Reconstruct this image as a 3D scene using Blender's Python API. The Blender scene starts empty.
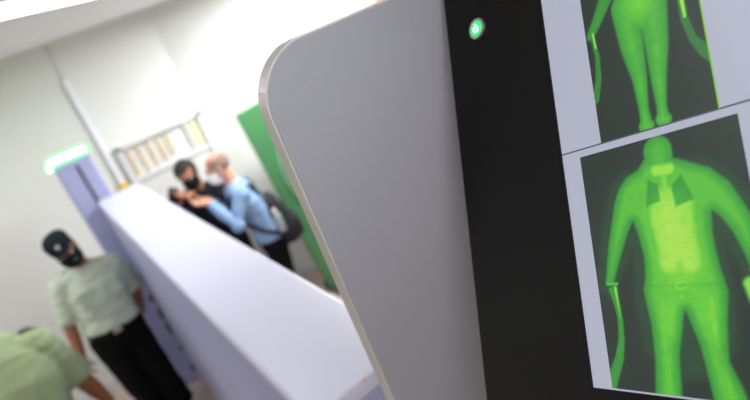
import bpy, bmesh, math, random
import numpy as np
from mathutils import Vector as V, Matrix, noise
random.seed(7)
sc = bpy.context.scene
COL = sc.collection
PI = math.pi

# ------------------------------------------------------------------ camera numbers
FPX = 560.0; ROLL = math.radians(21); PITCH = math.atan(221/560); YAW = math.atan(314/math.hypot(560, 221)); HC = 2.65
CAM = V((0, 0, HC))
Hd = V((math.sin(YAW), math.cos(YAW), 0)); Rt = V((math.cos(YAW), -math.sin(YAW), 0)); Zz = V((0, 0, 1))
FW = Hd*math.cos(PITCH) - Zz*math.sin(PITCH); UP = Hd*math.sin(PITCH) + Zz*math.cos(PITCH)
def ray(px, py):
    x = px-375; y = py-200
    xr = x*math.cos(ROLL)-y*math.sin(ROLL); h = -x*math.sin(ROLL)-y*math.cos(ROLL)
    return (FW*FPX + Rt*xr + UP*h)/FPX
def ony(px, py, Y): r = ray(px, py); return CAM + r*(Y/r.y)
def onz(px, py, z): r = ray(px, py); return CAM + r*((z-HC)/r.z)

# ------------------------------------------------------------------ materials
def lin(c):
    return tuple((x/255/12.92 if x/255 <= .04045 else ((x/255+.055)/1.055)**2.4) for x in c)+(1,)
MATS = {}
def mat(name, c, rough=.5, metal=0, var=.06, scale=12, bump=0, emit=0, emit_c=None, coat=0, bscale=None, spec=.5):
    m = bpy.data.materials.new(name); m.use_nodes = True; nt = m.node_tree; b = nt.nodes['Principled BSDF']
    col = lin(c)
    if var:
        tc = nt.nodes.new('ShaderNodeTexCoord'); n = nt.nodes.new('ShaderNodeTexNoise'); n.inputs['Scale'].default_value = scale
        n.inputs['Detail'].default_value = 4
        nt.links.new(tc.outputs['Object'], n.inputs['Vector'])
        r = nt.nodes.new('ShaderNodeValToRGB'); nt.links.new(n.outputs['Fac'], r.inputs['Fac'])
        r.color_ramp.elements[0].position = .3; r.color_ramp.elements[1].position = .7
        r.color_ramp.elements[0].color = tuple(x*(1-var) for x in col[:3])+(1,)
        r.color_ramp.elements[1].color = tuple(min(1, x*(1+var)) for x in col[:3])+(1,)
        nt.links.new(r.outputs['Color'], b.inputs['Base Color'])
        if bump:
            n2 = nt.nodes.new('ShaderNodeTexNoise'); n2.inputs['Scale'].default_value = bscale or scale*6
            nt.links.new(tc.outputs['Object'], n2.inputs['Vector'])
            bp = nt.nodes.new('ShaderNodeBump'); bp.inputs['Strength'].default_value = bump; bp.inputs['Distance'].default_value = .01
            nt.links.new(n2.outputs['Fac'], bp.inputs['Height']); nt.links.new(bp.outputs['Normal'], b.inputs['Normal'])
    else: b.inputs['Base Color'].default_value = col
    b.inputs['Roughness'].default_value = rough; b.inputs['Metallic'].default_value = metal
    b.inputs['Specular IOR Level'].default_value = spec
    if coat: b.inputs['Coat Weight'].default_value = coat
    if emit:
        b.inputs['Emission Color'].default_value = lin(emit_c or c); b.inputs['Emission Strength'].default_value = emit
    MATS[name] = m
    return m
M_wall = mat('painted_wall', (228, 229, 222), .6, var=.015, scale=2)
M_ceil = mat('ceiling_paint', (224, 226, 226), .7, var=.015, scale=3)
M_floor = mat('floor_vinyl', (196, 176, 164), .35, var=.05, scale=5)
M_white = mat('scanner_white', (209, 210, 230), .38, var=.01, scale=3)
M_lav = mat('scanner_lavender', (164, 167, 204), .45, var=.02, scale=3)  # tower colour; also the painted shade on the box's upright faces
M_grey = mat('console_grey', (158, 157, 165), .42, var=.012, scale=60, bump=.02)
M_trim = mat('console_trim', (206, 202, 196), .35, metal=.15, var=.02)
M_black = mat('black_plastic', (8, 8, 7), .5, var=.15, scale=30, spec=.18)
M_steel = mat('steel', (190, 185, 180), .3, metal=.9, var=.04)
M_dark = mat('dark_slot', (62, 60, 72), .7)
M_frame = mat('door_frame', (218, 219, 218), .5, var=.03)
M_door = mat('door_leaf', (222, 220, 214), .5, var=.03)
M_slat = mat('beige_slat', (208, 192, 162), .6, var=.05)
M_pane = mat('window_pane', (228, 226, 222), .15, var=.02)
M_green = mat('green_board', (58, 112, 68), .5, var=.06, scale=4)
M_greenl = mat('green_board_mark', (112, 152, 122), .5)
M_skin = mat('skin', (156, 102, 76), .55, var=.08, scale=25)
M_skin_tan = mat('skin_tan', (158, 98, 60), .55, var=.08, scale=25)
M_skin_l = mat('skin_light', (190, 140, 114), .55, var=.08, scale=25)
M_uni = mat('uniform_green', (190, 202, 180), .85, var=.06, scale=10, bump=.25)
M_uni2 = mat('uniform_green_olive', (150, 166, 124), .85, var=.08, scale=10, bump=.25)
M_trous = mat('black_trousers', (9, 9, 10), .9, spec=.15, var=.2, scale=10, bump=.2)
M_jack = mat('black_jacket', (20, 20, 25), .8, spec=.2, var=.2, scale=10, bump=.2)
M_denim = mat('blue_shirt', (124, 152, 184), .85, var=.12, scale=9, bump=.25)
M_pack = mat('backpack_black', (20, 21, 26), .75, spec=.3, var=.2, scale=14, bump=.2)
M_maskb = mat('mask_black', (12, 13, 14), .85, spec=.2)
M_maskw = mat('mask_white', (236, 234, 230), .8, var=.02)
M_hair = mat('hair_black', (24, 19, 17), .7, var=.3, scale=60, bump=.5)
M_hairg = mat('hair_grey', (128, 104, 90), .8, var=.2, scale=60, bump=.4)
M_cap = mat('cap_navy', (12, 22, 28), .85, spec=.2, var=.15, scale=20)
M_emb = mat('emblem_white', (215, 210, 200), .6)
M_embg = mat('emblem_green', (62, 100, 80), .6)
M_yel = mat('yellow_plastic', (228, 196, 60), .5)
M_orange = mat('orange_print', (222, 110, 20), .5)
M_red = mat('red_print', (190, 50, 18), .5)
M_cream = mat('cream_paper', (232, 218, 178), .6, var=.02)
M_eye = mat('eye_white', (225, 220, 215), .3, var=0)
M_iris = mat('eye_iris', (30, 20, 14), .3, var=0)
M_lamp = mat('lamp_diffuser', (255, 255, 255), .5, var=0, emit=5, emit_c=(248, 248, 255))
M_house = mat('lamp_housing', (170, 170, 174), .5, var=.03)
M_glow = mat('green_light_core', (160, 255, 180), .4, var=0, emit=5, emit_c=(190, 255, 205))
M_halo = mat('green_light_halo', (20, 200, 70), .4, var=0, emit=1.3, emit_c=(10, 240, 80))  # glowing colour that imitates the halo around the light strip
M_btn = mat('button_green', (10, 190, 90), .3, var=0, emit=1.0, emit_c=(0, 205, 95))
M_btnw = mat('button_symbol', (220, 255, 230), .3, var=0, emit=1.3, emit_c=(215, 255, 228))
M_bottle = mat('bottle_plastic', (150, 160, 158), .25, var=.05)
M_page = mat('screen_page', (8, 8, 9), .5, var=0, spec=.6, emit=.58, emit_c=(212, 217, 238))
M_line = mat('screen_line', (30, 30, 34), .3, var=0, emit=.35, emit_c=(120, 124, 132))
m = bpy.data.materials.new('scan_image'); m.use_nodes = True; nt = m.node_tree; b = nt.nodes['Principled BSDF']
a = nt.nodes.new('ShaderNodeAttribute'); a.attribute_name = 'scan'; nt.links.new(a.outputs['Color'], b.inputs['Emission Color'])
b.inputs['Emission Strength'].default_value = .9; b.inputs['Base Color'].default_value = (.006, .006, .006, 1); b.inputs['Roughness'].default_value = .3; b.inputs['Specular IOR Level'].default_value = .6; b.inputs['Roughness'].default_value = .5
M_scan = m

# ------------------------------------------------------------------ object helpers
def link(name, me, parent=None, material=None, smooth=False):
    o = bpy.data.objects.new(name, me); COL.objects.link(o)
    if material: me.materials.append(material)
    if smooth: me.polygons.foreach_set('use_smooth', [True]*len(me.polygons))
    if parent: o.parent = parent
    return o
def build(name, bm, material=None, parent=None, smooth=False):
    me = bpy.data.meshes.new(name); bm.normal_update(); bm.to_mesh(me); bm.free()
    return link(name, me, parent, material, smooth)
def thing(name, label, cat, loc=(0, 0, 0), rz=0, group=None):
    o = bpy.data.objects.new(name, None); COL.objects.link(o); o.location = loc; o.rotation_euler = (0, 0, rz)
    o['label'] = label; o['category'] = cat
    if group: o['group'] = group
    return o
def tag(o, label, cat, group=None):
    o['label'] = label; o['category'] = cat
    if group: o['group'] = group
    return o
def struct(o): o['kind'] = 'structure'; return o
def box(bm, c, s, M=None, bevel=0, seg=2):
    t = bmesh.new(); bmesh.ops.create_cube(t, size=1)
    for v in t.verts: v.co = V((v.co.x*s[0], v.co.y*s[1], v.co.z*s[2]))
    if bevel: bmesh.ops.bevel(t, geom=t.edges[:], offset=bevel, segments=seg, affect='EDGES', profile=.5)
    for v in t.verts: v.co = (M @ v.co if M else v.co) + V(c)
    merge(bm, t)
def merge(bm, t):
    me = bpy.data.meshes.new('t'); t.to_mesh(me); t.free(); bm.from_mesh(me); bpy.data.meshes.remove(me)
def boxo(name, c, s, material, parent=None, M=None, bevel=0, seg=2):
    bm = bmesh.new(); box(bm, c, s, M, bevel, seg); return build(name, bm, material, parent, smooth=False)
def ell(bm, c, r, M=None, u=20, v=12):
    t = bmesh.new(); bmesh.ops.create_uvsphere(t, u_segments=u, v_segments=v, radius=1)
    for w in t.verts:
        p = V((w.co.x*r[0], w.co.y*r[1], w.co.z*r[2])); w.co = (M @ p if M else p) + V(c)
    merge(bm, t)
def tube(bm, pts, rad, n=12, caps=True):
    """round tapered tube through pts with hemispherical ends"""
    pts = [V(p) for p in pts]; rad = rad if isinstance(rad, (list, tuple)) else [rad]*len(pts)
    rings = []; prev = None
    for i, p in enumerate(pts):
        t = (pts[min(i+1, len(pts)-1)] - pts[max(i-1, 0)]).normalized()
        if prev is None: prev = t.orthogonal().normalized()
        x = (prev - t*prev.dot(t)).normalized(); y = t.cross(x); prev = x
        rings.append([bm.verts.new(p + (x*math.cos(2*PI*k/n)+y*math.sin(2*PI*k/n))*rad[i]) for k in range(n)])
    for a_, b_ in zip(rings, rings[1:]):
        for k in range(n): bm.faces.new((a_[k], a_[(k+1) % n], b_[(k+1) % n], b_[k]))
    if caps: bm.faces.new(rings[0][::-1]); bm.faces.new(rings[-1])
def limb(bm, pts, rad, n=14):
    tube(bm, pts, rad, n)
    for p, r in zip(pts, rad): ell(bm, p, (r, r, r), u=n, v=8)
def loft(bm, rings, n=24):
    """rings: (centre, lateral unit, forward unit, rx, ry); superellipse sections"""
    R = []
    for c, X, Y, rx, ry in rings:
        L = []
        for k in range(n):
            a_ = 2*PI*k/n; cx = math.copysign(abs(math.cos(a_))**.85, math.cos(a_)); sx = math.copysign(abs(math.sin(a_))**.85, math.sin(a_))
            L.append(bm.verts.new(V(c)+X*cx*rx+Y*sx*ry))
        R.append(L)
    for a_, b_ in zip(R, R[1:]):
        for k in range(n): bm.faces.new((a_[k], a_[(k+1) % n], b_[(k+1) % n], b_[k]))
    bm.faces.new(R[0][::-1]); bm.faces.new(R[-1])
def fused(name, bm, material, parent, voxel=.008, smooth=3, wrinkle=0, wscale=9):
    """union of overlapping pieces into one continuous skin"""
    bmesh.ops.recalc_face_normals(bm, faces=bm.faces[:])
    o = build('tmp', bm)
    r = o.modifiers.new('r', 'REMESH'); r.mode = 'VOXEL'; r.voxel_size = voxel
    s = o.modifiers.new('s', 'SMOOTH'); s.factor = .5; s.iterations = smooth
    dg = bpy.context.evaluated_depsgraph_get(); me = bpy.data.meshes.new_from_object(o.evaluated_get(dg))
    bpy.data.objects.remove(o)
    if wrinkle:
        ns = [v.normal.copy() for v in me.vertices]
        for v, nn in zip(me.vertices, ns):
            p = v.co; q = V((p.x*1.0, p.y*1.0, p.z*2.2))
            w = noise.noise(q*wscale)+.5*noise.noise(q*wscale*2.1)
            v.co = p + nn*w*wrinkle
    me.name = name
    return link(name, me, parent, material, True)
def cutshell(name, c, r, keep, material, parent, thick=.004, M=None, u=40, v=30, rough=0):
    """part of an ellipsoid shell: keeps the vertices for which keep(local) is true"""
    bm = bmesh.new(); bmesh.ops.create_uvsphere(bm, u_segments=u, v_segments=v, radius=1)
    for w in bm.verts: w.co = V((w.co.x*r[0], w.co.y*r[1], w.co.z*r[2])) + V(c)
    bmesh.ops.delete(bm, geom=[w for w in bm.verts if not keep(w.co)], context='VERTS')
    bm.normal_update()
    if rough:
        for w in bm.verts: w.co += w.normal*rough*noise.noise(w.co*45)
    if M:
        for w in bm.verts: w.co = M @ w.co
    o = build(name, bm, material, parent, True)
    s = o.modifiers.new('t', 'SOLIDIFY'); s.thickness = thick; s.offset = 1
    return o

# ------------------------------------------------------------------ people
def hand(bm, wrist, d, palm, side, curl=.5, s=1.0):
    """d: direction of the fingers, palm: direction the palm faces, side: thumb side"""
    d = V(d).normalized(); palm = V(palm); palm = (palm-d*palm.dot(d)).normalized(); side = V(side); side = (side-d*side.dot(d)-palm*side.dot(palm)).normalized()
    w = V(wrist)
    M = Matrix((side, palm, d)).transposed()
    ell(bm, w+d*.045*s, (.040*s, .017*s, .052*s), M)
    limb(bm, [w-d*.02*s, w+d*.02*s], [.025*s, .026*s])
    L = [.072, .080, .076, .060]
    for k in range(4):
        a = (1.5-k)*.019*s; base = w+d*.085*s+side*a
        l = L[k]*s; ang = 0; p = base-d*.02*s; pts = [p, base]; dd = d
        for j, f in enumerate((.45, .32, .23)):
            ang += curl*(.7 if j == 0 else .9)
            dd = d*math.cos(ang)+palm*math.sin(ang)
            pts.append(pts[-1]+dd*l*f)
        limb(bm, pts, [.0098*s, .0098*s, .0092*s, .0085*s, .0075*s], 10)
    t0 = w+d*.02*s+side*.022*s
    t1 = t0+(d*.5+side*.75+palm*.25).normalized()*.038*s; t2 = t1+(d*.85+side*.25+palm*(.3+.5*curl)).normalized()*.032*s; t3 = t2+(d*.9+palm*(.5+curl)-side*.1).normalized()*.024*s
    limb(bm, [t0, t1, t2, t3], [.014*s, .0125*s, .0105*s, .0085*s], 10)

def headmesh(bm, M):
    def E(c, r): 
        ell(bm, M @ V(c), r, M.to_3x3(), 24, 16)
    E((0, .012, .035), (.074, .094, .082))
    E((0, -.018, -.03), (.062, .070, .078))
    E((0, -.052, -.082), (.030, .030, .024))
    E((.036, -.045, -.045), (.028, .034, .036)); E((-.036, -.045, -.045), (.028, .034, .036))
    E((0, -.084, .030), (.056, .016, .014))
    E((0, -.092, .000), (.009, .012, .026)); E((0, -.104, -.018), (.014, .014, .012))
    E((.011, -.096, -.022), (.009, .010, .008)); E((-.011, -.096, -.022), (.009, .010, .008))
    E((0, -.086, -.047), (.023, .010, .006)); E((0, -.085, -.056), (.020, .010, .007))
    for s in (1, -1):
        E((s*.075, .012, -.005), (.009, .020, .031)); E((s*.078, .016, .012), (.010, .019, .016))

def person(name, label, root, rz, J, skin, shirt_m, trousers_m, short=False, shirt_len=.0, shoe=True, wr=.004):
    """J in the person's own frame: facing -y, +x is the person's left"""
    t = thing(name, label, 'person', root, rz)
    X = V(J.get('lat', (1, 0, 0))).normalized()
    pel, wai, che, nek = [V(J[k]) for k in ('pelvis', 'waist', 'chest', 'neck')]
    def frames(w, pts):
        out = []
        for i, (c, rx, ry) in enumerate(pts):
            a_ = pts[max(i-1, 0)][0]; b_ = pts[min(i+1, len(pts)-1)][0]
            tt = (V(b_)-V(a_)).normalized(); XX = (X-tt*X.dot(tt)).normalized(); YY = tt.cross(XX)
            out.append((V(c), XX, YY, rx+w, ry+w))
        return out
    sh = che.lerp(nek, .62)
    W = J.get('build', 1.0)
    prof = [(pel-V((0, 0, .10)), .150*W, .10*W), (pel, .165*W, .115*W), (wai, .145*W, .105*W), (wai.lerp(che, .5), .155*W, .112*W), (che, .170*W, .118*W), (sh, .150*W, .09*W), (nek, .062, .06)]
    bm = bmesh.new(); loft(bm, frames(0, prof))
    HM = Matrix.Translation(V(J['head'])) @ J.get('headrot', Matrix.Identity(4))
    limb(bm, [nek-V((0, 0, .03)), V(J['head'])+HM.to_3x3() @ V((0, .02, -.05))], [.058, .054])
    headmesh(bm, HM)
    for s in 'LR':
        S, E_, Wr = [V(J[k+s]) for k in ('shoulder', 'elbow', 'wrist')]
        limb(bm, [S, S.lerp(E_, .5), E_, E_.lerp(Wr, .4), Wr], [.056*W, .046*W, .040*W, .038*W, .026*W])
        limb(bm, [sh, S], [.07, .058*W])
        hd = J['hand'+s]; hand(bm, Wr, *hd)
        Hh, K, A = [V(J[k+s]) for k in ('hip', 'knee', 'ankle')]
        limb(bm, [Hh, Hh.lerp(K, .5), K, K.lerp(A, .35), A], [.085, .070, .054, .055, .038])
        limb(bm, [A, A+V((0, -.10, -.045))], [.035, .028])
    fused('body', bm, skin, t, .007, 2)
    # eyes
    for s in (1, -1):
        e = bmesh.new(); ell(e, HM @ V((s*.031, -.083, .006)), (.013, .010, .009), HM.to_3x3()); eo = build('eye', e, M_eye, t, True)
        e = bmesh.new(); ell(e, HM @ V((s*.031, -.0915, .006)), (.006, .003, .006), HM.to_3x3()); build('iris', e, M_iris, eo, True)
        e = bmesh.new(); tube(e, [HM @ V((s*.014, -.101, .028)), HM @ V((s*.032, -.101, .034)), HM @ V((s*.052, -.088, .027))], [.004, .005, .003], 8); build('eyebrow', e, M_hair, t, True)
    # shirt
    bm = bmesh.new(); sp = prof[1:]
    if short: sp[0] = (sp[0][0]+V((0, 0, .055)), sp[0][1]*.98, sp[0][2])
    if shirt_len: sp = [(pel-V((0, 0, shirt_len)), .16*W, .115*W)]+sp
    sp = sp[:-1]+[(sh.lerp(nek, .85), .075, .068)]
    loft(bm, frames(.020, sp))
    for s in 'LR':
        S, E_, Wr = [V(J[k+s]) for k in ('shoulder', 'elbow', 'wrist')]
        limb(bm, [sh, S], [.092, .078*W])
        if short: tube(bm, [S, S.lerp(E_, .5), S.lerp(E_, .92)], [.074*W, .074*W, .072*W], 16)
        else:
            limb(bm, [S, S.lerp(E_, .5), E_, E_.lerp(Wr, .5)], [.072*W, .062*W, .056*W, .050*W]); tube(bm, [E_.lerp(Wr, .5), E_.lerp(Wr, .93)], [.050*W, .040*W], 14)
    if 'hunch' in J: ell(bm, J['hunch'], (.13, .10, .085))
    fused('shirt', bm, shirt_m, t, .009, 3, wr, 9)
    # collar
    bm = bmesh.new()
    cpts = []
    for k in range(17):
        a_ = -PI/2+.35+(2*PI-.7)*k/16
        cpts.append(nek+V((.066*math.cos(a_), .062*math.sin(a_), -.012-.022*math.sin(-a_ if 0 else 0)+.012*math.sin(a_))))
    tube(bm, cpts, .013, 8); build('collar', bm, J.get('collar_m', shirt_m), t, True)
    # trousers
    bm = bmesh.new(); top = pel+V((0, 0, .05))
    loft(bm, frames(.016, [(pel-V((0, 0, .13)), .150*W, .108*W), (pel-V((0, 0, .03)), .165*W, .118*W), (top, .150*W, .110*W)]))
    for s in 'LR':
        Hh, K, A = [V(J[k+s]) for k in ('hip', 'knee', 'ankle')]
        limb(bm, [Hh, Hh.lerp(K, .5), K], [.106*W, .094*W, .084*W]); tube(bm, [K, K.lerp(A, .5), A+V((0, 0, .02))], [.084*W, .080*W, .076*W], 16)
    fused('trousers', bm, trousers_m, t, .009, 3, .004, 7)
    for s in 'LR':
        A = V(J['ankle'+s]); bm = bmesh.new()
        ell(bm, (A.x, A.y-.075, .045), (.047, .135, .044)); ell(bm, (A.x, A.y+.01, .06), (.043, .06, .055)); box(bm, (A.x, A.y-.07, .012), (.085, .26, .024), bevel=.01)
        fused('shoe', bm, M_black, t, .007, 2)
    return t, HM, frames, prof

def facemask(t, HM, material, emblem=None):
    o = cutshell('face_mask', (0, -.030, -.045), (.076, .096, .070), lambda p: p.y < -.030 and p.z < .008-.1*abs(p.x) and p.z > -.108, material, t, .003, HM)
    for s in (1, -1):
        bm = bmesh.new()
        tube(bm, [HM @ V((s*.066, -.045, -.012)), HM @ V((s*.078, -.01, .015)), HM @ V((s*.082, .018, .020))], .0022, 6)
        tube(bm, [HM @ V((s*.060, -.045, -.075)), HM @ V((s*.078, -.005, -.035)), HM @ V((s*.082, .020, -.020))], .0022, 6)
        build('ear_loop', bm, material, o, True)
    if emblem:
        bm = bmesh.new(); ell(bm, HM @ V((.024, -.127, -.036)), (.014, .004, .014), HM.to_3x3()); build('mask_emblem', bm, emblem, o, True)
def rot(x=0, y=0, z=0): return Matrix.Rotation(math.radians(z), 4, 'Z') @ Matrix.Rotation(math.radians(y), 4, 'Y') @ Matrix.Rotation(math.radians(x), 4, 'X')

def tolocal(p, root, rz): return Matrix.Rotation(-rz, 3, 'Z') @ (V(p)-V(root))

# ---- officer standing beside the scanner
root = (-.140, 4.30, 0)
J = dict(pelvis=(0, 0, .96), waist=(.01, 0, 1.10), chest=(.035, 0, 1.33), neck=(.045, .005, 1.50), head=(-.005, -.05, 1.655), headrot=rot(14, -14, -8), build=1.14,
         lat=(1, 0, -.06),
         shoulderR=(-.140, 0, 1.430), elbowR=(-.235, .02, 1.155), wristR=(-.275, -.02, .92), handR=((-.08, -.1, -1), (.9, .2, 0), (0, -1, 0), .35),
         shoulderL=(.205, 0, 1.390), elbowL=(.248, .07, 1.125), wristL=(.240, .17, .945), handL=((-.5, .15, -.6), (-.3, -1, 0), (-.8, 0, .7), .35),
         hipR=(-.085, 0, .90), kneeR=(-.075, -.02, .50), ankleR=(-.02, .02, .09), hipL=(.085, 0, .90), kneeL=(.105, -.03, .50), ankleL=(.13, .02, .09))
t, HM, fr, prof = person('person', 'officer in dark cap, black mask and pale green short-sleeved shirt standing beside the scanner', root, math.radians(4), J, M_skin, M_uni, M_trous, short=True, wr=.009)
facemask(t, HM, M_maskb, M_embg)
cutshell('hair', (0, .016, .030), (.080, .098, .086), lambda p: p.z < .08 and p.z > -.04 and p.y > -.03, M_hair, t, .003, HM, rough=.003)
bm = bmesh.new()
Rr = []
for z, rx, ry, oy in ((.056, .086, .108, .008), (.075, .089, .111, .008), (.105, .087, .107, .010), (.125, .070, .088, .014), (.132, .030, .04, .016)):
    Rr.append((HM @ V((0, oy, z)), HM.to_3x3() @ V((1, 0, 0)), HM.to_3x3() @ V((0, 1, 0)), rx, ry))
loft(bm, Rr, 28); cap = build('cap', bm, M_cap, t, True)
bm = bmesh.new(); n = 14; top = []; bot = []
for k in range(n+1):
    a_ = -PI+PI*k/n
    pin = V((.083*math.cos(a_), .008+.104*math.sin(a_), .066)); po = V((.080*math.cos(a_), .0+.158*math.sin(a_), .066-.020*abs(math.sin(a_))))
    top.append((bm.verts.new(HM @ pin), bm.verts.new(HM @ po)))
for a_, b_ in zip(top, top[1:]): bm.faces.new((a_[0], b_[0], b_[1], a_[1]))
pk = build('cap_peak', bm, M_cap, t, True); s = pk.modifiers.new('t', 'SOLIDIFY'); s.thickness = .005
bm = bmesh.new(); ell(bm, HM @ V((.0, -.101, .096)), (.015, .006, .017), HM.to_3x3()); build('cap_emblem', bm, M_emb, cap, True)
# belt, buckle, epaulettes, pockets
bm = bmesh.new(); loft(bm, fr(.024, [(V((0, 0, .985)), .160*1.06, .114*1.06), (V((0, 0, 1.02)), .156*1.06, .112*1.06)]), 28); build('belt', bm, M_black, t, True)
boxo('belt_buckle', (0.0, -.150, 1.003), (.06, .012, .042), M_steel, t, bevel=.004)
for s, z in ((-1, 1.505), (1, 1.468)):
    boxo('epaulette', (.035+s*.150, 0, z), (.105, .05, .008), M_embg, t, M=rot(0, s*16).to_3x3(), bevel=.003)
for s in (-1, 1):
    pkt = boxo('breast_pocket', (.035+s*.085, -.140, 1.305), (.105, .012, .12), M_uni, t, bevel=.004)
    boxo('pocket_flap', (.035+s*.085, -.148, 1.352), (.11, .008, .035), M_uni, pkt, bevel=.003)
for k in range(5):
    bm = bmesh.new(); ell(bm, (.03, -.146+.002*k, 1.42-.075*k), (.006, .003, .006), u=10, v=6); build('shirt_button', bm, M_emb, t, True)
tag(t, 'officer in dark cap, black mask and pale green short-sleeved shirt standing beside the scanner', 'person')

# ---- second officer, seen from behind and cut by the corner of the frame
root2 = V((-.66, 3.28, 0)); rz2 = math.radians(168)
def L2(p): return tolocal(p, root2, rz2)
J = dict(pelvis=(0, .06, .95), waist=(0, .03, 1.10), chest=(0, -.03, 1.34), neck=(0, -.13, 1.565), hunch=(0, -.12, 1.545), head=(-.05, -.37, 1.365), headrot=rot(62, 0, 0), build=1.24,
         shoulderL=(.23, -.07, 1.46), shoulderR=L2((-.465, 3.35, 1.475)),
         elbowL=(.30, -.10, 1.06), wristL=(.22, -.30, .95), handL=((-.3, -.9, .1), (0, .2, -1), (-1, 0, 0), .6),
         elbowR=L2((-.385, 3.36, 1.16)), wristR=L2((-.350, 3.46, .92)), handR=((.1, -.5, -.85), (1, 0, -.2), (0, -1, 0), .5),
         hipR=(-.095, .04, .88), kneeR=(-.10, .0, .49), ankleR=(-.11, .04, .09), hipL=(.095, .04, .88), kneeL=(.10, 0, .49), ankleL=(.11, .04, .09))
t, HM, fr, prof = person('person', '', root2, rz2, J, M_skin_tan, M_uni2, M_trous, short=True, wr=.006)
facemask(t, HM, M_maskb)
cutshell('hair', (0, .016, .036), (.082, .102, .092), lambda p: p.z > .06-.9*max(0, p.y+.06) and p.z > -.05, M_hair, t, .006, HM, rough=.004)
bm = bmesh.new(); loft(bm, fr(.024, [(V((0, .06, .955)), .160*1.12, .114*1.12), (V((0, .055, .99)), .156*1.12, .112*1.12)]), 28); build('belt', bm, M_black, t, True)
tag(t, 'officer in green short-sleeved shirt seen from behind in bottom left corner, bowing the head', 'person')

# ---- man in blue shirt
root3 = V((1.235, 4.45, 0)); rz3 = math.radians(-104)
def L3(p): return tolocal(p, root3, rz3)
hl3 = ony(196, 204, 4.42); hr3 = ony(192, 201, 4.56)
J = dict(pelvis=(0, .02, .93), waist=(0, 0, 1.07), chest=(0, -.05, 1.30), neck=(0, -.09, 1.475), head=(0, -.135, 1.630), headrot=rot(16, 0, -6), build=1.0,
         shoulderL=(.19, -.07, 1.405), shoulderR=(-.19, -.07, 1.405),
         elbowL=L3((.985, 4.24, 1.20)), wristL=L3(tuple(hl3+V((.09, -.02, -.03)))), handL=(tuple(Matrix.Rotation(-rz3, 3, 'Z') @ V((-.9, .25, .25))), (0, 0, 1), (-.6, .5, 0), .6),
         elbowR=L3((1.06, 4.62, 1.22)), wristR=L3(tuple(hr3+V((.10, 0, -.04)))), handR=(tuple(Matrix.Rotation(-rz3, 3, 'Z') @ V((-.9, .1, .25))), (0, 0, 1), (.6, .5, 0), .6),
         hipR=(-.09, .02, .88), kneeR=(-.10, -.02, .49), ankleR=(-.11, .03, .09), hipL=(.09, .02, .88), kneeL=(.10, -.02, .49), ankleL=(.12, .06, .09))
t, HM, fr, prof = person('person', '', root3, rz3, J, M_skin_l, M_denim, M_trous, short=False, shirt_len=.02, wr=.006)
facemask(t, HM, M_maskw)
cutshell('hair', (0, .016, .034), (.078, .098, .086), lambda p: p.y > -.035 and p.z < .095 and p.z > -.045, M_hairg, t, .003, HM, rough=.002)
tag(t, 'balding man in light blue shirt and white mask reaching forward beside the dark-haired man', 'person')
blue = t; root3b = root3
def W3(p): return Matrix.Rotation(rz3, 3, 'Z') @ V(p) + root3
# backpack on his back
bp = thing('backpack', 'black backpack worn on the back of the man in the light blue shirt', 'backpack', W3((0, .155, .80)), rz3)
bm = bmesh.new()
Rr = [(V((0, 0+dy, z)), V((1, 0, 0)), V((0, 1, 0)), rx, ry) for z, rx, ry, dy in ((0, .12, .07, 0.02), (.03, .15, .10, .01), (.15, .165, .115, 0.0), (.30, .155, .105, -.03), (.42, .125, .08, -.055), (.47, .08, .05, -.06))]
loft(bm, Rr, 28); fused('pack_body', bm, M_pack, bp, .009, 4, .004, 10)
bm = bmesh.new(); Rr = [(V((0, .10+dy, z)), V((1, 0, 0)), V((0, 1, 0)), rx, ry) for z, rx, ry, dy in ((.03, .09, .03, 0), (.06, .12, .045, 0), (.18, .12, .045, -.008), (.23, .08, .02, -.02))]
loft(bm, Rr, 24); fp = fused('front_pocket', bm, M_pack, bp, .008, 3)
bm = bmesh.new(); tube(bm, [(-.10, .13, .205), (0, .137, .215), (.10, .13, .205)], .004, 8); build('zip', bm, M_dark, fp, True)
for s in (1, -1):
    bm = bmesh.new(); pts = [(s*.10, -.09, .40), (s*.12, -.10, .62), (s*.145, -.24, .655), (s*.155, -.35, .57), (s*.165, -.345, .42), (s*.175, -.22, .26), (s*.165, -.06, .14)]
    # smooth and flatten the strap
    P = []
    for i in range(len(pts)-1):
        for k in range(5):
            P.append(V(pts[i]).lerp(V(pts[i+1]), k/5))
    P.append(V(pts[-1]))
    for _ in range(3): P = [P[0]]+[(P[i-1]+P[i]*2+P[i+1])/4 for i in range(1, len(P)-1)]+[P[-1]]
    tube(bm, P, .019, 10); build('shoulder_strap', bm, M_pack, bp, True)
bm = bmesh.new(); tube(bm, [(-.03, -.06, .455), (-.03, -.07, .51), (.03, -.07, .51), (.03, -.06, .455)], .007, 8); build('carry_handle', bm, M_pack, bp, True)
bm = bmesh.new(); ell(bm, (.182, -.03, .18), (.05, .055, .09)); build('side_pocket', bm, M_pack, bp, True)
# bottle in the side pocket
wb = thing('water_bottle', 'pale water bottle held in the side of the black backpack', 'bottle', W3((.222, .115, .98)), rz3)
def lathe(bm, prof, n=20):
    R = [[bm.verts.new((r*math.cos(2*PI*k/n), r*math.sin(2*PI*k/n), z)) for k in range(n)] for r, z in prof]
    for a_, b_ in zip(R, R[1:]):
        for k in range(n): bm.faces.new((a_[k], a_[(k+1) % n], b_[(k+1) % n], b_[k]))
    bm.faces.new(R[0][::-1]); bm.faces.new(R[-1])
bm = bmesh.new(); lathe(bm, [(.026, 0), (.031, .01), (.031, .14), (.026, .165), (.014, .18), (.014, .19)]); build('bottle_body', bm, M_bottle, wb, True)
bm = bmesh.new(); lathe(bm, [(.016, .185), (.016, .205), (.013, .208)]); build('bottle_cap', bm, M_emb, wb, True)

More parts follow.
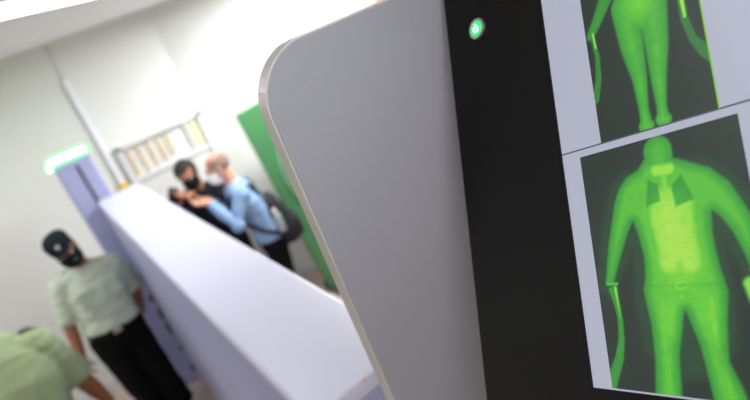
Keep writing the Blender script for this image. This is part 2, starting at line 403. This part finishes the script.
# ---- dark haired man
root4 = V((1.0, 4.93, 0)); rz4 = math.radians(-26)
def L4(p): return tolocal(p, root4, rz4)
ph = ony(173, 196, 4.60)
J = dict(pelvis=(0, .02, .93), waist=(0, 0, 1.07), chest=(0, -.02, 1.30), neck=(0, -.05, 1.465), head=L4((.925, 4.80, 1.625)), headrot=rot(18, -10, -4), build=.98,
         shoulderL=(.185, -.03, 1.40), shoulderR=(-.185, -.03, 1.40),
         elbowL=L4((1.00, 4.66, 1.22)), wristL=L4(tuple(ph+V((.12, -.02, -.05)))), handL=(tuple(Matrix.Rotation(-rz4, 3, 'Z') @ V((-.9, 0, .3))), (0, 0, 1), (-.5, .6, 0), .7),
         elbowR=L4((.74, 4.80, 1.22)), wristR=L4(tuple(ph+V((-.01, .09, -.10)))), handR=(tuple(Matrix.Rotation(-rz4, 3, 'Z') @ V((.1, -.6, .8))), (.5, 0, .6), (.8, 0, 0), .7),
         hipR=(-.09, .02, .88), kneeR=(-.10, -.02, .49), ankleR=(-.11, .03, .09), hipL=(.09, .02, .88), kneeL=(.10, -.02, .49), ankleL=(.11, .03, .09), collar_m=M_jack)
t, HM, fr, prof = person('person', '', root4, rz4, J, M_skin, M_jack, M_trous, short=False, shirt_len=.04)
facemask(t, HM, M_maskb)
cutshell('hair', (0, .014, .036), (.082, .102, .090), lambda p: (p.z > .072 if p.y < -.03 else p.z > -.03) , M_hair, t, .012, HM, rough=.006)
bm = bmesh.new(); tube(bm, [V((.03, -.10, 1.44)), V((.10, -.085, 1.445)), V((.15, -.04, 1.46))], .011, 8); build('yellow_strap', bm, M_yel, t, True)
tag(t, 'dark-haired man in black jacket and black mask looking down at a phone', 'person')
phn = thing('mobile_phone', 'dark mobile phone held by the dark-haired man', 'phone', tuple(ph), math.radians(-20))
boxo('phone_case', (0, 0, 0), (.075, .012, .145), M_black, phn, M=rot(-40, 25).to_3x3(), bevel=.004)
boxo('phone_screen', tuple(rot(-40, 25).to_3x3() @ V((0, .007, 0))), (.066, .002, .13), M_dark, phn, M=rot(-40, 25).to_3x3())

# ------------------------------------------------------------------ the room
CZ = 2.97
def wallquad(name, p0, p1, th=.12, z0=0, z1=CZ, material=M_wall):
    p0 = V((p0[0], p0[1], 0)); p1 = V((p1[0], p1[1], 0)); d = (p1-p0); nrm = V((d.y, -d.x, 0)).normalized()  # interior to the right of the direction
    bm = bmesh.new(); lo = []; hi = []
    for p in (p0, p1, p1-nrm*th, p0-nrm*th): lo.append(bm.verts.new((p.x, p.y, z0))); hi.append(bm.verts.new((p.x, p.y, z1)))
    bm.faces.new(lo); bm.faces.new(hi[::-1])
    for k in range(4): bm.faces.new((lo[k], lo[(k+1) % 4], hi[(k+1) % 4], hi[k]))
    bmesh.ops.recalc_face_normals(bm, faces=bm.faces[:])
    return struct(build(name, bm, material))
XL, XR, YF, YB = -3.6, 5.0, -3.6, 5.4
CX = 1.37; YR = YB-.55*(XR-CX)
wallquad('wall_back', (XL, YB), (CX, YB))
wallquad('wall_right_rear', (CX, YB), (XR, YR))
wallquad('wall_right', (XR, YR), (XR, YF))
wallquad('wall_front', (XR, YF), (XL, YF))
wallquad('wall_left', (XL, YF), (XL, YB))
struct(boxo('floor', ((XL+XR)/2, (YF+YB)/2, -.05), (XR-XL+.3, YB-YF+.3, .1), M_floor))
struct(boxo('ceiling', ((XL+XR)/2, (YF+YB)/2, CZ+.05), (XR-XL+.3, YB-YF+.3, .1), M_ceil))
AD = V((1, -.55, 0)).normalized(); AN = V((-.55, -1, 0)).normalized(); AR = Matrix(((AD.x, -AN.x, 0), (AD.y, -AN.y, 0), (0, 0, 1)))
def onang(px, py):
    r = ray(px, py); tt = (5.4+.55*CX)/(r.y+.55*r.x); return CAM+r*tt
struct(boxo('baseboard_back', ((XL+.42)/2+.07, YB-.008, .05), (.50-XL, .016, .1), M_frame))
ctr = V((CX, YB, 0)).lerp(V((XR, YR, 0)), .5)
struct(boxo('baseboard_right', (ctr.x+AN.x*.008, ctr.y+AN.y*.008, .05), ((V((XR, YR, 0))-V((CX, YB, 0))).length-.05, .016, .1), M_frame, M=AR))
# panel joint on the angled wall
pj = onang(255, 22); struct(boxo('trim_1', (pj.x+AN.x*.003, pj.y+AN.y*.003, CZ/2+.05), (.022, .006, CZ-.12), M_frame, M=AR))

# door with glazed top and vertical slats
dr = boxo('door_1', (.98, YB-.02, .83), (.72, .03, 1.64), M_door, bevel=.004); struct(dr)
bm = bmesh.new()
for x in (.595, 1.365): box(bm, (x, YB-.03, .995), (.045, .06, 1.99))
box(bm, (.98, YB-.03, 1.985), (.815, .06, .045)); box(bm, (.98, YB-.03, 1.665), (.73, .05, .04)); box(bm, (1.21, YB-.028, 1.82), (.025, .05, .28))
struct(build('trim_2', bm, M_frame))
wn = struct(boxo('window_1', (.98, YB-.008, 1.825), (.73, .012, .29), M_pane))
for k, x in enumerate((.66, .755, .85, .94, 1.02)):
    boxo('blind_slat', (x, YB-.024, 1.815+.004*k), (.042, .006, .26-.012*k), M_slat, wn, M=rot(0, 0, 12).to_3x3())
boxo('blind_slat', (1.285, YB-.024, 1.83), (.085, .006, .25), M_cream, wn)
dh = bmesh.new(); tube(dh, [(.68, YB-.035, 1.0), (.68, YB-.075, 1.0), (.76, YB-.078, 1.0)], .009, 8); build('door_handle', dh, M_steel, dr, True)

# cable trunking on the back wall
tk = thing('cable_trunking', 'white vertical cable trunking on the back wall, thin grey cable above', 'trunking', (.465, YB-.015, 0))
boxo('trunking_cover', (.03, -.008, 1.36), (.038, .044, 2.62), mat('trunking_white', (244, 243, 252), .4, var=.01), tk, bevel=.004)
bm = bmesh.new(); tube(bm, [(.03, .0, 2.66), (.032, .004, 2.8), (.035, .004, CZ-.001)], .006, 8); build('cable', bm, M_frame, tk, True)
pt = ony(122, 186, YB-.06)
yt = thing('call_button', 'small yellow call box on the back wall beside the green-lit tower', 'box', (pt.x+.02, YB-.03, pt.z-.01))
boxo('button_housing', (0, 0, 0), (.075, .05, .055), M_yel, yt, bevel=.008)
bm = bmesh.new(); ell(bm, (0, -.028, 0), (.014, .01, .014)); build('push_button', bm, M_yel, yt, True)

# poster on the angled wall
pc = onang(366, -12); 
ps = thing('wall_poster', 'cream poster with an orange and red emblem on the right wall', 'poster', (pc.x+AN.x*.012, pc.y+AN.y*.012, pc.z)); ps.rotation_euler = (0, 0, math.atan2(AD.y, AD.x))
boxo('poster_sheet', (0, 0, .10), (.62, .012, .62), M_cream, ps)
po = onang(380, 1); lp = Matrix.Rotation(-math.atan2(AD.y, AD.x), 3, 'Z') @ (po-V(ps.location))
bm = bmesh.new(); ell(bm, (lp.x, -.008, lp.z+.03), (.045, .004, .055)); build('emblem', bm, M_orange, ps, True)
bm = bmesh.new(); ell(bm, (lp.x-.005, -.011, lp.z+.02), (.02, .004, .028)); build('emblem_centre', bm, M_red, ps, True)

# green board
gb = thing('green_display_board', 'tall green display board leaning near the right wall behind the backpack', 'board', (1.585, 4.60, 0), 0)
RG = rot(0, -4.2).to_3x3()
def bpnt(x, y, z): return tuple(RG @ V((x, y, z)))
bm = bmesh.new(); box(bm, bpnt(.33, 0, 1.0), (.64, .025, 1.88), RG, bevel=.006); build('board_panel', bm, M_green, gb)
bm = bmesh.new()
tube(bm, [bpnt(.27-.17*math.sin(k/10*PI)+.03, -.017, 1.72-.1*k) for k in range(11)], [.004+.010*math.sin(k/10*PI) for k in range(11)], 8)
build('curved_mark', bm, M_greenl, gb, True)
for x in (.06, .60): boxo('board_foot', (x, 0, .035), (.07, .36, .07), M_dark, gb, bevel=.012)

# ceiling lamps; most are unseen, added to brighten walls and people
def lamp(label, c, ang, lx, ly, power, color=(.97, .985, 1)):
    t_ = thing('ceiling_lamp', label, 'lamp', (c[0], c[1], CZ), math.radians(ang), 'fluorescent ceiling lamps')
    bm = bmesh.new()
    box(bm, (0, 0, -.010), (lx+.06, ly+.06, .020), bevel=.004)
    build('housing', bm, M_house, t_)
    boxo('diffuser', (0, 0, -.036), (lx, ly, .032), M_lamp, t_, bevel=.006)
    L = bpy.data.lights.new('lamp_light', 'AREA'); L.shape = 'RECTANGLE'; L.size = lx; L.size_y = ly; L.energy = power; L.color = color
    o = bpy.data.objects.new('lamp_light', L); COL.objects.link(o); o.parent = t_; o.location = (0, 0, -.075)
lamp('long bright ceiling lamp in the top left corner of the photo', (.20, 2.43), 37, 1.15, .12, 5)
lamp('added square ceiling lamp, unseen, brightening the angled right wall', (2.35, 3.95), -29, .6, .6, 52)  # put in out of view for the bright patch on the angled wall
lamp('added unseen ceiling lamp brightening the back wall, scanner end and two men', (1.75, 3.8), 0, .6, .6, 48)  # unseen helper that lifts the back wall, far box end and men
lamp('small ceiling lamp right above the foreground console', (.30, .22), 0, .5, .2, 4.4)
lamp('added fill lamp in the ceiling behind the camera', (-.9, -1.2), 0, 1.2, .6, 12)  # out-of-view fill added for the console front
lamp('added unseen fill lamp near the left wall', (-2.3, 2.6), 0, 1.2, .3, 24)  # added out of view to raise the wall brightness
lamp('added unseen lamp brightening the officers and the back wall', (-1.2, 4.1), 0, 1.2, .3, 13)  # no lamp seen here; added to light officers and wall

# ------------------------------------------------------------------ body scanner: long wall unit and tower
K9 = .9158
def kz(z): return HC+(z-HC)*K9
x0, x1, y0, y1, zt = .218*K9, .567*K9, 1.165*K9, 5.075*K9, kz(1.703)
BX, BY = (x0+x1)/2, (y0+y1)/2
su = thing('scanner_wall_unit', 'long white box-shaped wall of the body scanner running away from the camera', 'body scanner', (BX, BY, 0))
def sl(x, y, z): return (x-BX, y-BY, z)
boxo('cover', sl(BX, BY, (zt+.06)/2), (x1-x0, y1-y0, zt-.06), M_white, su, bevel=.013, seg=3)
boxo('plinth', sl(BX, BY, .035), (x1-x0-.03, y1-y0-.03, .07), M_dark, su)
boxo('side_shade', sl(x0+.0035, BY, .90), (.010, y1-y0-.05, 1.70), M_lav, su, bevel=.003)  # thin sheet whose darker lavender paints in the side's shade
boxo('end_shade', sl(BX, y0+.0035, .90), (x1-x0-.04, .010, 1.70), M_lav, su, bevel=.003)  # same darker sheet, shade of the near end put into its colour
pt = onz(364, 379.5, zt); boxo('orange_sticker', sl(pt.x, pt.y, zt+.0005), (.008, .007, .001), M_orange, su)
TX, TY = .215*K9, 5.235*K9
tw = thing('scanner_tower', 'lavender scanner tower topped by a glowing green light strip', 'scanner tower', (TX, TY, 0))
def tl(x, y, z): return (x*K9-TX, y*K9-TY, kz(z))
def tz(z): return z
bm = bmesh.new(); box(bm, (.2125*K9-TX, 5.23*K9-TY, kz(2.04)/2), (.285*K9, .25*K9, kz(2.04)), bevel=.02, seg=3); build('tower_body', bm, M_lav, tw)
boxo('slot', tl(.232, 5.102, 1.35), (.018, .010, 1.25), M_dark, tw, bevel=.002)
for z, h, w_ in ((.936, .05, .026), (.717, .06, .03), (.536, .10, .024), (.378, .12, .024), (.138, .045, .02), (-.10, .06, .026)):
    boxo('vent_slot', tl(.199, 5.103, z), (w_, .008, h), M_dark, tw, bevel=.002)
boxo('cap', tl(.2125, 5.23, 2.055), (.285*K9, .25*K9, .035), M_lav, tw, bevel=.006)
bm = bmesh.new(); P = [(.348, 5.115, 2.128), (.28, 5.108, 2.135), (.16, 5.108, 2.137), (.09, 5.110, 2.135), (.064, 5.118, 2.125), (.050, 5.13, 2.10), (.046, 5.14, 2.075)]
tube(bm, [tl(*p) for p in P], [.022, .028, .028, .028, .026, .022, .017], 14); lg = build('light_strip', bm, M_glow, tw, True)
bm = bmesh.new()
for s in (1, -1): tube(bm, [tl(p[0]-(.030 if i > 3 else 0)*s*.7, p[1]-.008, p[2]+s*(.033 if i < 4 else .012)) for i, p in enumerate(P)], [.010]*7, 8)
tube(bm, [tl(.365, 5.11, 2.10), tl(.372, 5.11, 2.128), tl(.362, 5.11, 2.16)], .007, 8)
build('light_halo', bm, M_halo, lg, True)  # glowing tubes drawn as the green halo around the strip

# ------------------------------------------------------------------ foreground console with screen
cn = thing('operator_console', 'large grey operator console with rounded corner, black bezel and x-ray screen in the foreground', 'screen', (.7, .765, 0))
CO = V((.7, .765, 0))
def roundrect(x0, x1, z0, z1, r, n=14):
    pts = [(x0, z0), (x1, z0)]
    for k in range(n+1): a_ = k/n*PI/2; pts.append((x1-r+r*math.cos(a_), z1-r+r*math.sin(a_)))
    for k in range(n+1): a_ = PI/2+k/n*PI/2; pts.append((x0+r+r*math.cos(a_), z1-r+r*math.sin(a_)))
    return pts
def slab(name, pts, ya, yb, material, parent, bev=0):
    bm = bmesh.new(); A = [bm.verts.new(V((x, ya, z))-CO) for x, z in pts]; B = [bm.verts.new(V((x, yb, z))-CO) for x, z in pts]
    fa = bm.faces.new(A); bm.faces.new(B[::-1]); n_ = len(pts)
    for k in range(n_): bm.faces.new((A[k], B[k], B[(k+1) % n_], A[(k+1) % n_]))
    bmesh.ops.recalc_face_normals(bm, faces=bm.faces[:])
    if bev:
        es = [e for e in bm.edges if all(abs(v.co.y-(ya-CO.y)) < 1e-6 for v in e.verts)]
        bmesh.ops.bevel(bm, geom=es, offset=bev, segments=3, affect='EDGES', profile=.5)
    return build(name, bm, material, parent, False)
slab('edge_trim', roundrect(.2825, 1.15, .02, 2.596, .092), .751, .781, M_trim, cn)
slab('side_panel', roundrect(.2855, 1.147, .03, 2.593, .089), .7490, .7515, M_grey, cn)
boxo('base_plate', V((.72, .80, .015))-CO, (.9, .40, .03), M_dark, cn, bevel=.008)
# screen frame of reference
def camdir(px, py): return ray(px, py).normalized()
Hh = camdir(21, 315); Vv = camdir(70, -3400); Nn = Hh.cross(Vv).normalized(); Vv = Nn.cross(Hh)   # Nn points away from the viewer
r_ = ray(443, -20); P0 = CAM + r_*(.735/r_.y)
def S(u, v, w=0): return P0 - Hh*u + Vv*v - Nn*w - CO      # w lifts towards the viewer
DD = (P0-CAM).dot(Nn)
def uv(px, py):
    r = ray(px, py); q = CAM + r*(DD/r.dot(Nn)) - P0; return (-q.dot(Hh), q.dot(Vv))
MS = Matrix((-Hh, Vv, -Nn)).transposed()                  # columns: u, v, outward
def sbox(name, u0, u1, v0, v1, w0, w1, material, parent, bevel=0):
    c = S((u0+u1)/2, (v0+v1)/2, (w0+w1)/2); return boxo(name, c, (u1-u0, v1-v0, w1-w0), material, parent, M=MS, bevel=bevel)
SU0 = uv(540, 0)[0]; SU1 = .60; SV0 = uv(595, 388)[1]; SV1 = .02
bz = bmesh.new()
U0, U1, V0, V1 = -.003, .64, -.74, .10
for (a0, a1, b0, b1) in ((U0, SU0, V0, V1), (SU1, U1, V0, V1), (SU0, SU1, V0, SV0), (SU0, SU1, SV1, V1)): box(bz, S((a0+a1)/2, (b0+b1)/2, -.012), (a1-a0, b1-b0, .024), MS)
bezel = build('bezel', bz, M_black, cn)
sbox('monitor_back', U0+.03, U1-.03, V0+.03, V1-.03, -.06, -.0245, M_black, cn, .008)
sp_ = sbox('screen', SU0, SU1, SV0, SV1, -.024, -.002, M_page, cn)
# arm that carries the monitor
bm = bmesh.new(); a0 = S(.30, -.35, -.075)+CO; box(bm, V((a0.x+.10, .735, a0.z-.08))-CO, (.10, .03, .14), bevel=.008); tube(bm, [V((a0.x+.10, .72, a0.z-.08))-CO, S(.30, -.35, -.058)], .03, 14)
build('monitor_arm', bm, M_dark, cn)
# power button
bu, bv = uv(477.5, 29)
def disc(bm, u, v, r, w0, w1, n=32):
    A = [bm.verts.new(S(u+r*math.cos(2*PI*k/n), v+r*math.sin(2*PI*k/n), w0)) for k in range(n)]; B = [bm.verts.new(S(u+r*.96*math.cos(2*PI*k/n), v+r*.96*math.sin(2*PI*k/n), w1)) for k in range(n)]
    bm.faces.new(B); bm.faces.new(A[::-1])
    for k in range(n): bm.faces.new((A[k], A[(k+1) % n], B[(k+1) % n], B[k]))
bm = bmesh.new(); disc(bm, bu, bv, .0158, -.001, .003); pb = build('power_button', bm, M_steel, cn)
bm = bmesh.new(); disc(bm, bu, bv, .0115, .003, .0036); build('button_light', bm, M_btn, pb)
bm = bmesh.new()
tube(bm, [S(bu+.005*math.cos(a_), bv-.0008+.005*math.sin(a_), .0038) for a_ in [math.radians(q) for q in range(130, 411, 20)]], .0010, 6)
tube(bm, [S(bu, bv-.001, .0038), S(bu, bv+.0065, .0038)], .0014, 6); build('power_symbol', bm, M_btnw, pb, True)
# page lines
lv = uv(565, 157); l2 = uv(750, 103); vl = (lv[1]+l2[1])/2
bm = bmesh.new(); box(bm, S((SU0+SU1)/2, vl+.0035, -.0015), (SU1-SU0-.002, .0016, .001), MS); build('window_line', bm, M_line, sp_)

# x-ray images: colours sampled on a fine grid of the flat picture
def cap_d(U, W, a, b, ra, rb):
    ax, ay = a; bx, by = b; dx, dy = bx-ax, by-ay; L2_ = dx*dx+dy*dy+1e-12
    tt = np.clip(((U-ax)*dx+(W-ay)*dy)/L2_, 0, 1); return np.hypot(U-ax-tt*dx, W-ay-tt*dy) - (ra+(rb-ra)*tt)
def sst(d, s): x = np.clip(.5-d/(2*s), 0, 1); return x*x*(3-2*x)
def chain(U, W, pts, rs, s, core):
    """soft tube: low density at its rim, high in its middle; px coordinates are moved to the screen plane"""
    best = np.zeros_like(U)
    for i in range(len(pts)-1):
        a = uv(*pts[i]); b = uv(*pts[i+1]); ra = rs[i]; rb = rs[i+1]
        d = cap_d(U, W, a, b, ra, rb); r = max(ra, rb)
        val = sst(d, s)*(.42+core*np.clip(-d/r, 0, 1)**.6); best = np.maximum(best, val)
    return best
def poly_d(U, W, pts):
    P_ = [uv(*p) for p in pts]; inside = np.zeros_like(U, bool); dm = np.full_like(U, 1e9)
    for i in range(len(P_)):
        (x1_, y1_), (x2_, y2_) = P_[i], P_[(i+1) % len(P_)]
        dm = np.minimum(dm, cap_d(U, W, P_[i], P_[(i+1) % len(P_)], 0, 0))
        c_ = ((y1_ > W) != (y2_ > W)) & (U < (x2_-x1_)*(W-y1_)/(y2_-y1_+1e-12)+x1_); inside ^= c_
    return np.where(inside, -dm, dm)
stops = np.array([0, .2, .42, .6, .78, .92, 1.08, 1.3])
rgb = np.array([[18, 38, 28], [22, 64, 36], [38, 128, 44], [58, 168, 46], [98, 200, 46], [142, 216, 60], [184, 228, 84], [212, 238, 110]])/255
rgbl = np.where(rgb <= .04045, rgb/12.92, ((rgb+.055)/1.055)**2.4)
PXM = .00105   # about one photo pixel on the screen, in metres
def image(name, u0, u1, v0, v1, func, nu, nv):
    us = np.linspace(u0, u1, nu); vs = np.linspace(v0, v1, nv); U, W = np.meshgrid(us, vs)
    D = func(U, W)
    g = np.array([noise.noise(V((x*120, y*120, 0))) for x, y in zip(U.ravel()[::1], W.ravel()[::1])]).reshape(U.shape)
    D = D*(1+.05*g)
    cc = np.stack([np.interp(D, stops, rgbl[:, k]) for k in range(3)]+[np.ones_like(D)], -1).reshape(-1, 4)
    vts = [tuple(S(x, y, .0)) for x, y in zip(U.ravel(), W.ravel())]
    vts = [tuple(S(x, y, -.0012)) for x, y in zip(U.ravel(), W.ravel())]
    fcs = [(j*nu+i, j*nu+i+1, (j+1)*nu+i+1, (j+1)*nu+i) for j in range(nv-1) for i in range(nu-1)]
    me = bpy.data.meshes.new(name); me.from_pydata(vts, [], fcs); ca = me.color_attributes.new('scan', 'FLOAT_COLOR', 'POINT')
    ca.data.foreach_set('color', cc.astype(np.float32).ravel()); me.update()
    return link(name, me, sp_, M_scan)
k = PXM
def mix(D, v, m_): return D*(1-m_)+v*m_
BODY = [(643, 158), (636, 170), (625, 177), (617, 189), (613, 204), (607, 245), (604, 286), (613, 287), (620, 260), (627, 236), (632, 223), (637, 236), (642, 255), (644, 275), (642, 291), (650, 325), (654, 362), (655, 420), (684, 420), (682, 389), (680, 355), (684.5, 312), (699, 347), (710, 389), (718, 420), (756, 420), (744, 389), (730, 362), (728, 325), (729, 291), (722, 270), (717, 252), (713, 232), (712, 212), (720, 218), (731, 232), (742, 252), (748, 266), (752, 300), (768, 300), (768, 262), (752, 214), (741, 197), (729, 180), (709, 166), (690, 161), (674, 157)]
HALO = [(640, 165), (620, 174), (608, 190), (600, 240), (597, 290), (612, 300), (632, 250), (634, 300), (644, 350), (668, 380), (706, 380), (738, 350), (736, 300), (724, 240), (750, 290), (775, 300), (770, 240), (752, 198), (728, 170), (700, 156)]
TORSO = [(652, 176), (636, 196), (638, 222), (646, 252), (648, 276), (664, 286), (700, 286), (716, 272), (712, 245), (707, 218), (706, 190), (684, 172)]
def lower(U, W):
    D = .20*sst(poly_d(U, W, HALO), 5*k)
    d = poly_d(U, W, BODY)
    D = np.maximum(D, sst(d, 3*k)*(.44+.26*np.clip(-d/(11*k), 0, 1)))
    D = np.maximum(D, sst(poly_d(U, W, TORSO)+5*k, 14*k)*.88)
    hd = cap_d(U, W, uv(656.5, 150.5), uv(659, 163), 15.5*k, 14.5*k); D = np.maximum(D, sst(hd, 2.2*k)*(.50+.16*np.clip(-hd/(12*k), 0, 1)))
    D = np.maximum(D, sst(cap_d(U, W, uv(655, 171), uv(668, 169), 9*k, 9*k), 7*k)*.96)
    D = np.maximum(D, sst(cap_d(U, W, uv(662, 172), uv(667, 206), 9*k, 9*k), 10*k)*.86)
    for P_ in ([(647, 180), (657, 184), (659.5, 201), (645.5, 207)], [(670.5, 186), (680, 174), (693.5, 199), (683, 203), (675, 207)]):
        D = mix(D, .47, sst(poly_d(U, W, P_), 1.8*k)*.85)
    D += .12*sst(cap_d(U, W, uv(668, 214), uv(680, 268), 18*k, 22*k), 16*k)
    D += .012*np.sin(W*1250+60*(U-.3))*sst(cap_d(U, W, uv(664, 210), uv(676, 240), 20*k, 26*k), 8*k)
    D += .10*sst(cap_d(U, W, uv(670, 308), uv(672, 330), 9*k, 7*k), 12*k)+.10*sst(cap_d(U, W, uv(706, 306), uv(714, 330), 9*k, 7*k), 12*k)
    D -= .14*sst(cap_d(U, W, uv(679, 264), uv(680, 269), 3*k, 3*k), 4*k)
    D -= .06*sst(cap_d(U, W, uv(650, 286), uv(716, 284), 1.2*k, 1.2*k), 1.6*k)
    D += .13*sst(np.abs(cap_d(U, W, uv(678, 286), uv(684, 285), 3*k, 3*k))-.6*k, 1*k)
    D += .12*sst(cap_d(U, W, uv(681, 296), uv(681, 297), 1.2*k, 1.2*k), k)
    for a_, b_ in (((661, 300), (665, 352)), ((668, 358), (669, 395)), ((710, 298), (717, 345)), ((722, 355), (732, 398))):
        D += .055*sst(cap_d(U, W, uv(*a_), uv(*b_), 1.8*k, 1.5*k), 2.4*k)
    pts = [(611, 290), (617, 306), (620, 322), (621, 340), (619, 358), (611, 384)]
    D = np.maximum(D, chain(U, W, pts, [4*k, 4*k, 3.4*k, 4*k, 5.5*k, 7*k], 1.6*k, .08))
    D = np.maximum(D, sst(cap_d(U, W, uv(614.5, 288), uv(620, 318), 2.2*k, .8*k), 2.4*k)*1.0)
    D = np.maximum(D, sst(cap_d(U, W, uv(607, 284), uv(616, 284), 2*k, 2*k), 1.6*k)*.72)
    D = np.maximum(D, sst(cap_d(U, W, uv(751, 284), uv(755, 300), 7*k, 5*k), 3*k)*.9)
    return D
def upper(U, W):
    s = 2.6*k
    D = chain(U, W, [(630, -110), (634, -60), (638, 4)], [34*k, 28*k, 30*k], s*1.5, .4)
    D = np.maximum(D, chain(U, W, [(623, 6), (631, 45), (639, 78), (643, 108), (646, 124)], [16*k, 14*k, 9*k, 6*k, 7*k], s, .26))
    D = np.maximum(D, chain(U, W, [(651, 6), (656, 45), (658, 78), (661, 106), (663, 119)], [17*k, 13*k, 9*k, 6*k, 7*k], s, .26))
    D = np.maximum(D, chain(U, W, [(645, 126), (648, 125)], [8*k, 7*k], 1.6*k, .3)); D = np.maximum(D, chain(U, W, [(662, 119), (665, 119)], [8*k, 7*k], 1.6*k, .3))
    D = np.maximum(D, chain(U, W, [(612, -40), (604, 0), (596, 22), (590, 36)], [9*k, 9*k, 7*k, 6*k], s, .08)); 
    D = np.maximum(D, chain(U, W, [(592, 38), (597, 58), (598, 80), (595, 100)], [3*k, 3*k, 4*k, 5*k], 1.3*k, .0))
    D = np.maximum(D, sst(cap_d(U, W, uv(592, 34), uv(595, 48), 1.6*k, 1.4*k), 1.5*k)*1.0)
    D = np.maximum(D, chain(U, W, [(679, -6), (684, 19), (692, 38), (703, 49), (720, 60)], [4*k, 4*k, 4*k, 6*k, 7*k], 1.3*k, .0)*.85)
    D = np.maximum(D, sst(cap_d(U, W, uv(680, -4), uv(684, 16), 2.4*k, 1.8*k), 1.5*k)*1.0)
    return D
lu0, lv0 = uv(582, 156); lu1, lv1 = uv(737, 114); lb = uv(610, 386)[1]
image('scan_image', lu0-.004, lu1, (lb+SV0)/2-.0, (lv0+lv1)/2, lower, 190, 280)
uu0 = uv(602, 143); uu1 = uv(719, 109)
image('scan_image', (uu0[0]+uv(578, 0)[0])/2, uu1[0], (uu0[1]+uu1[1])/2, .0, upper, 150, 300)
# thin bright green line along the right and lower edge of the upper picture
bm = bmesh.new(); box(bm, S(uu1[0], ((uu0[1]+uu1[1])/2)/2, -.0010), (.0014, -(uu0[1]+uu1[1])/2, .0006), MS)
build('image_border', bm, mat('screen_lime', (20, 30, 20), .3, var=0, emit=.7, emit_c=(150, 210, 60)), sp_)

# ------------------------------------------------------------------ world, camera, view
w = bpy.data.worlds.new('world'); sc.world = w; w.use_nodes = True; w.node_tree.nodes['Background'].inputs[0].default_value = (.8, .82, .9, 1); w.node_tree.nodes['Background'].inputs[1].default_value = .2
cd = bpy.data.cameras.new('camera'); cam = bpy.data.objects.new('camera', cd); COL.objects.link(cam)
rgt = Rt*math.cos(ROLL)-UP*math.sin(ROLL); upv = Rt*math.sin(ROLL)+UP*math.cos(ROLL)
M4 = Matrix((rgt, upv, -FW)).transposed().to_4x4(); M4.translation = CAM; cam.matrix_world = M4
cd.sensor_width = 36; cd.sensor_fit = 'HORIZONTAL'; cd.lens = 36*FPX/750; cd.clip_start = .02
cd.dof.use_dof = True; cd.dof.focus_distance = .66; cd.dof.aperture_fstop = 3.0
sc.camera = cam
sc.view_settings.view_transform = 'Standard'; sc.view_settings.look = 'None'; sc.view_settings.exposure = .09; sc.view_settings.gamma = 1
